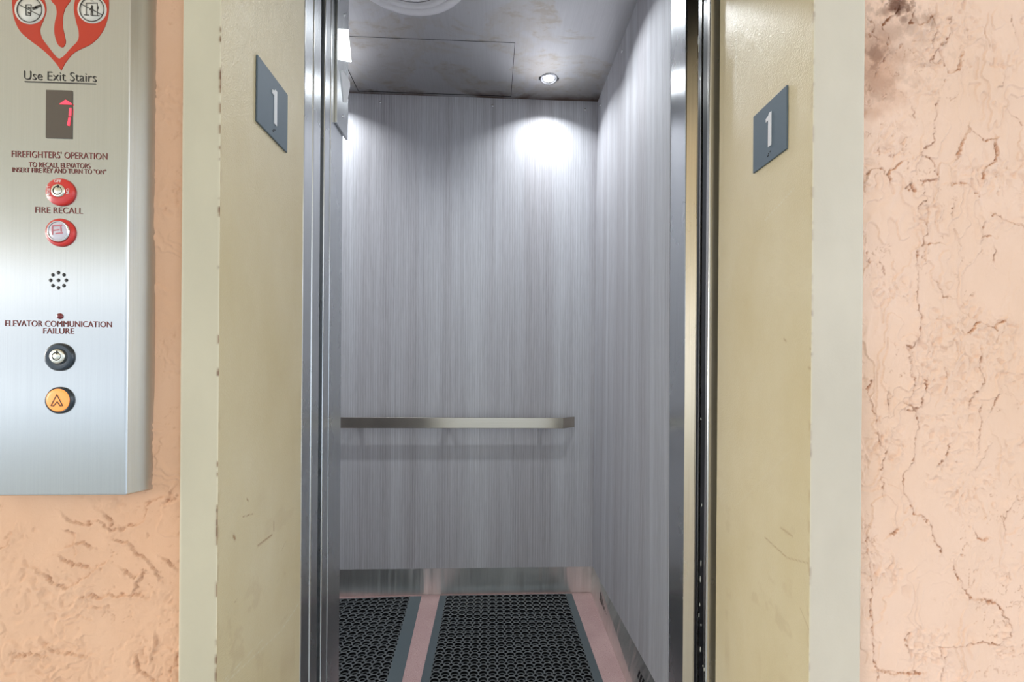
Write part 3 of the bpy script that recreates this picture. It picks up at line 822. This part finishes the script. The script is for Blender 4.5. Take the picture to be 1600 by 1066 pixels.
def mat_thing(x0, x1, y0, y1, bl, label):
    root = tag(empty('floor_mat', ((x0 + x1) / 2, (y0 + y1) / 2, 0)), label, 'floor mat', 'rubber mats on the car floor')
    zt = .0170
    V, Fc, MI = mat_mesh(x0 + bl[0], x1 - bl[1], y0 + .03, y1 - bl[2], .0352, .0147, .0060, zt)
    me = bpy.data.meshes.new('perforated_sheet'); me.from_pydata(V, [], Fc); me.update()
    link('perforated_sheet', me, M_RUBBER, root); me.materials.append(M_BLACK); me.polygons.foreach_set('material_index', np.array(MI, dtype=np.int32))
    boxobj('hole_shade_sheet', M_BLACK, x0 + .012, x1 - .012, y0 + .012, y1 - .012, .0006, .0022, root)  # added black sheet, stands in for the shaded floor seen through the holes
    bm = B(); xi0, xi1, yi0, yi1 = x0 + bl[0], x1 - bl[1], y0 + .03, y1 - bl[2]
    o = [(x0, y0), (x1, y0), (x1, y1), (x0, y1)]; i_ = [(xi0, yi0), (xi1, yi0), (xi1, yi1), (xi0, yi1)]
    ov = [bm.verts.new((*p, .002)) for p in o]; ob = [bm.verts.new((*p, .0005)) for p in o]; iv = [bm.verts.new((*p, zt)) for p in i_]; ib = [bm.verts.new((*p, .0005)) for p in i_]
    for k in range(4):
        j = (k + 1) % 4
        bm.faces.new((ov[k], ov[j], iv[j], iv[k])); bm.faces.new((ob[k], ob[j], ov[j], ov[k])); bm.faces.new((iv[k], iv[j], ib[j], ib[k])); bm.faces.new((ib[k], ib[j], ob[j], ob[k]))
    obj('bevelled_border', bm, M_RUBBER_B, root)
    return root


rm0, rm1 = onZ(687, 933, .002).x, onZ(895, 932, .002).x
lm1 = onZ(659, 930, .002).x; lq = onZ(628, 1066, .002); lphi = math.atan((lm1 - lq.x) / (DB - .006 - lq.y))
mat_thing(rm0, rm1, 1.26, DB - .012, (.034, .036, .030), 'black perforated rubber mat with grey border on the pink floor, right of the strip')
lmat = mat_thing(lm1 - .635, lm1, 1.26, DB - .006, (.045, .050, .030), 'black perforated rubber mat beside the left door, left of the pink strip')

ang_ = -lphi
pv = Vector((lm1, DB - .006)); c_ = Vector(lmat.location[:2]) - pv
c2 = Vector((c_.x * math.cos(ang_) - c_.y * math.sin(ang_), c_.x * math.sin(ang_) + c_.y * math.cos(ang_)))
lmat.location = (pv.x + c2.x, pv.y + c2.y - .008, 0); lmat.rotation_euler[2] = ang_

# ------------------------------------------------------------------ lettering
def text_mesh(s, thin=0.0, spacing=1.0):
    cu = bpy.data.curves.new('t', 'FONT'); cu.body = s; cu.size = 1; cu.offset = thin; cu.resolution_u = 4; cu.space_character = spacing
    o = bpy.data.objects.new('t', cu); COL.objects.link(o)
    dg = bpy.context.evaluated_depsgraph_get(); dg.update()
    me = bpy.data.meshes.new_from_object(o.evaluated_get(dg)); bpy.data.objects.remove(o); bpy.data.curves.remove(cu)
    return me


def text_on(name, s, O, U, W, Nn, wdt, hgt, m, parent, center=True, th=.0004, thin=-.013, spacing=1.0, rot=0, upm=1.0):
    """writes s with its box wdt x hgt; O is its centre; U right, W up, Nn outward"""
    me = text_mesh(s, thin, spacing); co = np.array([v.co[:] for v in me.vertices]); lo = co.min(0); hi = co.max(0)
    kx = wdt / (hi[0] - lo[0]); ky = hgt / (hi[1] - lo[1]); c = (lo + hi) / 2
    U, W, Nn, O = Vector(U), Vector(W), Vector(Nn), Vector(O)
    ca, sa = math.cos(rot), math.sin(rot)
    bm = B(); bm.from_mesh(me); bpy.data.meshes.remove(me)
    for v in bm.verts:
        x = (v.co.x - c[0]) * kx; y = (v.co.y - c[1]) * ky; x, y = x * ca - y * sa, x * sa + y * ca
        v.co = O + U * x + W * y + Nn * .0002
    r = bmesh.ops.extrude_face_region(bm, geom=bm.faces[:]); vs = [e for e in r['geom'] if isinstance(e, bmesh.types.BMVert)]
    bmesh.ops.translate(bm, vec=Nn * th, verts=vs)
    return obj(name, bm, m, parent)


# ------------------------------------------------------------------ floor number signs
def sign(side, corners, label):
    X = XL if side == 'l' else XR; n = Vector((1, 0, 0)) if side == 'l' else Vector((-1, 0, 0))
    (xa, ya_t, ya_b), (xb, yb_t, yb_b) = corners
    A = onX(xa, ya_t, X); A2 = onX(xa, ya_b, X); Bq = onX(xb, yb_t, X); B2 = onX(xb, yb_b, X)
    ylo, yhi = sorted((A.y, Bq.y)); zlo = (A2.z + B2.z) / 2; zhi = (A.z + Bq.z) / 2
    Xf = X + n.x * .0006
    root = tag(empty('floor_number_sign', (Xf, (ylo + yhi) / 2, zlo)), label, 'sign')
    bm = B(); x0, x1 = sorted((Xf, Xf + n.x * .0032)); box(bm, x0, x1, ylo, yhi, zlo, zhi); obj('plate', bm, M_SIGN, root, bevel=.0006)
    fx = Xf + n.x * .0032
    yc = (ylo + yhi) / 2; hh = zhi - zlo; ww = yhi - ylo
    U = Vector((0, 1, 0)) if side == 'l' else Vector((0, -1, 0))
    def PT(u, v): return Vector((fx, 0, 0)) + Vector((0, yc, 0)) + U * (u * ww) + Vector((0, 0, zlo + v * hh))
    # numeral one: flag and stem
    bm = B(); ox = .03
    poly = [(-.03 + ox, .24), (.06 + ox, .24), (.06 + ox, .80), (-.005 + ox, .80), (-.03 + ox, .765), (-.10 + ox, .745), (-.10 + ox, .685), (-.03 + ox, .685)]
    prism(bm, [PT(u, v) for u, v in poly], n, .0016); obj('numeral', bm, M_WHITE, root, bevel=.0003)
    for (du, dv) in ((.0, .135), (.0, .105), (.045, .155), (-.03, .105)):
        bm = B(); lathe(bm, [(.0013, 0), (.001, .0006), (0, .0009)], PT(du + .0, dv), n, 10); obj('braille_dot', bm, M_BLACK, root, smooth=True)
    return root


sign('l', ((399.3, 90.5, 195), (446.8, 143.5, 235.6)), 'slate blue square sign with white numeral 1 on the left jamb')
sign('r', ((1180, 179.6, 267.6), (1232.6, 136.5, 235.5)), 'slate blue square sign with white numeral 1 on the right jamb')

# ------------------------------------------------------------------ car lantern on the left return
PX = -.3985
ln = tag(empty('car_lantern', (-.405, 1.2, 1.745)), 'steel lantern plate with lit up arrow and white down arrow on the left car return', 'lantern')
q0 = onX(526.3, 193, PX); q1 = onX(543.6, 218, PX); ly0, ly1 = q0.y, q1.y; lz0 = (q0.z + q1.z) / 2
bm = B(); box(bm, -.4049, PX, ly0, ly1, lz0, 2.14); obj('cover_plate', bm, M_STEEL_J, ln, bevel=.0008)
lc = (ly0 + ly1) / 2
def LP(px, py): return onX(px, py, PX)
def arrow(pp, m, depth, nm):
    bm = B(); prism(bm, [LP(*p) for p in pp], (1, 0, 0), depth); obj(nm, bm, m, ln, bevel=.0006)
arrow([(529, 45), (542, 45.5), (548 - 1, 97), (529, 93)], M_LANT, .004, 'up_arrow_lens')
arrow([(531, 110), (534.5, 110), (545, 127), (545.5, 135), (541, 160), (536, 160)], M_WHITE, .003, 'down_arrow_lens')
for px, py in ((538, 24), (536, 182)):
    p = LP(px, py); bm = B(); lathe(bm, [(.0045, 0), (.0045, .001), (.003, .0024), (0, .003)], p, (1, 0, 0), 14); obj('screw', bm, M_CHROME, ln, smooth=True)

# ------------------------------------------------------------------ control panel
PF = .659
NF = Vector((0, -1, 0)); UX = Vector((1, 0, 0)); UZ = Vector((0, 0, 1))
cp = tag(empty('control_panel', (-.62, DW, .93)), 'brushed steel elevator call panel with key switches and buttons on the left wall', 'control panel')
def F3(px, py, lift=0): return onY(px, py, PF - lift)
zb = (F3(20, 775.5).z + F3(195, 774).z) / 2; ztop = 1.98
xf1 = F3(197, 600).x; xb1 = onY(242.5, 600, DW + .002).x
xf0 = F3(-18, 600).x; xb0 = xf0 - (xb1 - xf1)
zbb = onY(240, 765.5, DW).z
bm = B()
hexa(bm, [(xf0, PF, zb), (xf1, PF, zb), (xb1, DW + .003, zbb - .0), (xb0, DW + .003, zbb - .0),
          (xf0, PF, ztop), (xf1, PF, ztop), (xb1, DW + .003, ztop + .01), (xb0, DW + .003, ztop + .01)])
obj('face_plate', bm, M_STEEL_P, cp, bevel=.0022, segs=4)


def ctext(s, x0, x1, yt, yb, m=M_INK, thin=-.013, name='lettering', tilt=None):
    """text whose ink runs from x0 to x1 and yt to yb (photo pixels on the panel face)"""
    xc, yc = (x0 + x1) / 2, (yt + yb) / 2
    O = F3(xc, yc); wd = F3(x1, yc).x - F3(x0, yc).x; hg = F3(xc, yt).z - F3(xc, yb).z
    return text_on(name, s, O, UX, UZ, NF, wd, hg, m, cp, thin=thin)


def sc(px=91, py=500): return F3(px + .5, py).x - F3(px - .5, py).x   # metres per pixel
K = sc()
ctext('Use Exit Stairs', 38, 151, 112.5, 126.3, M_INK2)
a = F3(39, 127.5); b_ = F3(150, 131.5); bm = B(); box(bm, a.x, b_.x, PF - .0006, PF, (a.z + b_.z) / 2 - .0006, (a.z + b_.z) / 2 + .0006); obj('underline', bm, M_INK2, cp)
ctext("FIREFIGHTERS' OPERATION", 19, 168, 237.2, 247.6)
ctext('TO RECALL ELEVATORS', 45.5, 141.5, 254.4, 262.2)
ctext('INSERT FIRE KEY AND TURN TO "ON"', 20, 166, 263.2, 270.8)
ctext('FIRE RECALL', 55.5, 129.5, 324.2, 333.4)
ctext('ELEVATOR COMMUNICATION', 9, 175, 501.6, 510.8)
ctext('FAILURE', 68, 115.5, 513, 521.8)

# floor display
a = F3(73, 141); b_ = F3(113, 217)
bm = B(); box(bm, a.x, b_.x, PF - .0012, PF + .004, b_.z, a.z); ds = obj('floor_display', bm, M_DISP, cp, bevel=.0003)
def dpoly(pts, m, nm, par, lift=.0013, th=.0005):
    bm = B(); prism(bm, [F3(*p, lift) for p in pts], NF, th); return obj(nm, bm, m, par)
dpoly([(93, 163), (103, 156), (112.5, 162), (112.5, 163.5)], M_REDSEG, 'lit_arrow', ds)
dpoly([(109, 169), (112, 169), (111.2, 182), (107.6, 182)], M_REDSEG, 'lit_digit', ds)
dpoly([(107.4, 184), (110.8, 184), (109, 197), (105.3, 196)], M_REDSEG, 'lit_digit', ds)


BH = .45


def disc(nm, px, py, prof, m, parent=None, segs=40):
    c_ = F3(px, py, max(h_ for _, h_ in prof) * BH); c_.y = PF
    bm = B(); lathe(bm, [(r_ * K, h_ * BH) for r_, h_ in prof], c_, NF, segs); return obj(nm, bm, m, parent or cp, smooth=False if len(prof) < 3 else True)


# fire key switch
k1 = disc('key_switch', 91.5, 299, [(22, 0), (22.5, .003), (21.5, .007), (20, .009), (11, .0095), (0, .0095)], M_RED)
disc('lock_cylinder', 89.5, 297.5, [(10.5, .006), (10.5, .012), (9.5, .013), (7.3, .013)], M_BRASS, k1)
disc('key_way', 89.5, 297.5, [(7.3, .013), (7.3, .0105), (6.0, .0105), (6.0, .013)], M_BLACK, k1)
disc('lock_core', 89.5, 297.5, [(6.0, .006), (6.0, .0132), (5.4, .0137), (0, .0137)], M_BRASS, k1)
bm = B(); p = F3(90.5, 291, .0062); box(bm, p.x - .0007, p.x + .0007, PF - .0066, PF - .0055, p.z - .002, p.z + .002); obj('key_notch', bm, M_BLACK, k1)


def arc_text(s, px, py, rot, wpx, hpx, lift):
    return text_on('lettering', s, F3(px, py, lift), UX, UZ, NF, wpx * K, hpx * K, M_INKW, k1, rot=rot, thin=0, th=.0003)


arc_text('OFF', 90.5, 283, 0, 11, 4.6, .0043); arc_text('RESET', 76, 298.5, PI / 2, 17, 4.6, .0043); arc_text('ON', 106, 299, -PI / 2, 8.5, 4.6, .0043)

# fire recall lamp button
k2 = disc('recall_button', 91.5, 362.5, [(22.5, 0), (23, .003), (21.8, .007), (18.5, .009), (16.8, .0085), (16.8, .005), (0, .005)], M_RED)
disc('button_bezel', 89.5, 361, [(17.2, .0092), (16.6, .0125), (15.2, .0130), (15.2, .008)], M_CHROME, k2)
disc('button_lens', 89.5, 361, [(15.4, .011), (14, .0128), (9, .0145), (0, .0152)], M_CLEARB, k2)
for (pp) in ([(81, 352), (97, 351), (97, 353), (83, 354)], [(81, 354), (83, 354), (83, 367), (81, 367)], [(84, 359), (93, 358), (93, 360), (84, 361)], [(87, 364), (98, 363), (98, 365), (87, 366)], [(94, 354), (96, 354), (97, 362), (95, 362)]):
    bm = B(); prism(bm, [F3(*p, .0067) for p in pp], NF, .0004); obj('flame_mark', bm, M_PINKM, k2)

# speaker perforations
for i in range(9):
    if i == 8: px, py = 91, 438
    else: px, py = 91 + 12.2 * math.cos(PI / 4 * i), 438 + 11.8 * math.sin(PI / 4 * i)
    disc('speaker_hole', px, py, [(2.9, .0002), (2.7, .0009), (0, .0009)], M_BLACK, segs=18)
# communication lamp
disc('indicator_lamp', 91, 494, [(5, 0), (4.6, .003), (3, .005), (0, .006)], M_REDLAMP, segs=20)
# black key switch
k3 = disc('key_switch', 90, 558, [(22, 0), (22.8, .004), (21.5, .007), (19, .0085), (13, .0055), (0, .0055)], M_NAVY)
disc('lock_cylinder', 88, 557, [(11.5, .005), (11.5, .011), (10.5, .012), (7.0, .012)], M_BRASS, k3)
disc('key_way', 88, 557, [(7.0, .012), (7.0, .0095), (5.7, .0095), (5.7, .012)], M_BLACK, k3)
disc('lock_core', 88, 557, [(5.7, .006), (5.7, .0122), (5.2, .0128), (0, .0128)], M_BRASS, k3)
bm = B(); p = F3(88.5, 551, .0058); box(bm, p.x - .0008, p.x + .0008, PF - .0062, PF - .005, p.z - .0025, p.z + .0025); obj('key_notch', bm, M_BLACK, k3)
# lit call button
k4 = disc('call_button', 90, 626, [(22, 0), (22, .004), (20.5, .008), (18.6, .009), (18.6, .005), (0, .005)], M_NAVY)
disc('button_lens', 88.5, 625.5, [(18.6, .008), (17.8, .0105), (14, .0118), (0, .0128)], M_AMBER, k4)
def stroke(pts, wpx, m, nm, par, lift, th=.0004, closed=False):
    """line drawn on the panel face"""
    bm = B(); hw = wpx * K / 2; P3 = [F3(*p, lift) for p in pts]
    if closed: P3.append(P3[0])
    for a, b in zip(P3, P3[1:]):
        d = (b - a); d.y = 0; d.normalize(); nn = Vector((-d.z, 0, d.x)) * hw; e = d * hw * .6
        prism(bm, [a - nn - e, b - nn + e, b + nn + e, a + nn - e], NF, th)
    return obj(nm, bm, m, par)
stroke([(80, 634), (89, 617), (98, 634), (94.5, 634.5), (89.5, 628), (84, 634.5)], 1.3, M_INK2, 'arrow_mark', k4, .0056, th=.0005, closed=True)

# ---- fire emblem (flame-shaped field with two round pictograms)
def cat(pts, n=8):
    """smooth closed outline through pts"""
    out = []; k = len(pts)
    for i in range(k):
        p0, p1, p2, p3 = (np.array(pts[(i + j - 1) % k], float) for j in range(4))
        for t in np.linspace(0, 1, n, endpoint=False):
            out.append(tuple(.5 * ((2 * p1) + (-p0 + p2) * t + (2 * p0 - 5 * p1 + 4 * p2 - p3) * t * t + (-p0 + 3 * p1 - 3 * p2 + p3) * t ** 3)))
    return out


def open_cat(pts, n=8):
    P_ = [pts[0]] + list(pts) + [pts[-1]]; out = []
    for i in range(1, len(P_) - 2):
        p0, p1, p2, p3 = (np.array(P_[i + j - 1], float) for j in range(4))
        for t in np.linspace(0, 1, n, endpoint=False):
            out.append(tuple(.5 * ((2 * p1) + (-p0 + p2) * t + (2 * p0 - 5 * p1 + 4 * p2 - p3) * t * t + (-p0 + 3 * p1 - 3 * p2 + p3) * t ** 3)))
    out.append(tuple(pts[-1])); return out


S_ = 180 / 1476
def E(l): return [(x * S_, y * S_) for x, y in l]
outerL = open_cat(E([(230, -330), (170, -120), (160, 60), (185, 240), (260, 400), (390, 520), (560, 650), (700, 790), (785, 905)]))
outerR = open_cat(E([(785, 905), (850, 790), (960, 670), (1180, 555), (1310, 410), (1380, 230), (1395, 60), (1380, -120), (1330, -330)]))
innerR = open_cat(E([(1010, -330), (985, -100), (950, 100), (975, 270), (1010, 400), (1000, 520), (900, 630), (820, 720), (765, 755)]))
innerL = open_cat(E([(765, 755), (715, 720), (620, 600), (535, 480), (515, 370), (560, 250), (595, 120), (560, -30), (500, -160), (480, -330)]))
em = None
def flat_poly(pts, m, nm, par, lift=0.0, th=.0005):
    bm = B(); vs = [bm.verts.new(F3(*p, lift)) for p in pts]; es = [bm.edges.new((vs[i], vs[(i + 1) % len(vs)])) for i in range(len(vs))]
    bmesh.ops.triangle_fill(bm, edges=es, use_beauty=True)
    r_ = bmesh.ops.extrude_face_region(bm, geom=bm.faces[:]); bmesh.ops.translate(bm, vec=NF * th, verts=[e for e in r_['geom'] if isinstance(e, bmesh.types.BMVert)])
    return obj(nm, bm, m, par)
em = flat_poly(outerL + outerR[1:] + innerR + innerL[1:], M_ORANGE, 'fire_emblem', cp)
mid = open_cat(E([(600, -200), (655, 0), (715, 80), (730, 180), (705, 300), (700, 420), (730, 540), (770, 600), (815, 600), (842, 540), (825, 440), (805, 330), (810, 200), (840, 100), (905, 0), (960, -200)]))
flat_poly(mid, M_ORANGE, 'flame_tongue', cp)
for (cx, cy, rr) in ((378 * S_, 125 * S_, 192 * S_), (1178 * S_, 120 * S_, 188 * S_)):
    disc('white_disc', cx, cy, [(rr, .0010), (rr, .0022), (0, .0022)], M_CREAM, em, segs=48)
    ring = [(cx + rr * .83 * math.cos(2 * PI * k / 40), cy + rr * .83 * math.sin(2 * PI * k / 40)) for k in range(40)]
    stroke(ring, 1.2, M_INK2, 'ring_line', em, .0012, closed=True)
    stroke([(cx - rr * .74, cy - rr * .36), (cx + rr * .74, cy + rr * .40)], 1.2, M_INK2, 'slash_line', em, .0012)
def EP(l, w_, nm='pictogram_line', closed=False): stroke(E(l), w_, M_INK2, nm, em, .0013, closed=closed)
EP([(335, 62), (400, 62), (392, 200), (335, 195)], 1.1, closed=True)
EP([(425, 110), (470, 95)], 4.2); EP([(455, 95), (515, 75)], 3.2)
disc('pictogram_dot', 367 * S_, 98 * S_, [(1.6, .002), (1.6, .0042), (0, .0042)], M_INK2, em, 12); disc('pictogram_dot', 367 * S_, 163 * S_, [(1.6, .002), (1.6, .0042), (0, .0042)], M_INK2, em, 12)
EP([(1105, 195), (1105, 40), (1248, 40), (1248, 200)], 1.1); EP([(1080, 190), (1140, 195)], 1.2); EP([(1180, 200), (1275, 203)], 1.2)
EP([(1178, 90), (1178, 150)], 2.6); EP([(1170, 150), (1168, 195)], 1.3); EP([(1186, 150), (1190, 195)], 1.3); EP([(1150, 130), (1175, 105), (1205, 130)], 1.0)
disc('pictogram_dot', 1177 * S_, 78 * S_, [(1.5, .002), (1.5, .0042), (0, .0042)], M_INK2, em, 12); EP([(1258, 85), (1258, 112)], 1.6)
EP([(1162, 12), (1176, 10)], .8); EP([(1186, 10), (1200, 14)], .8)
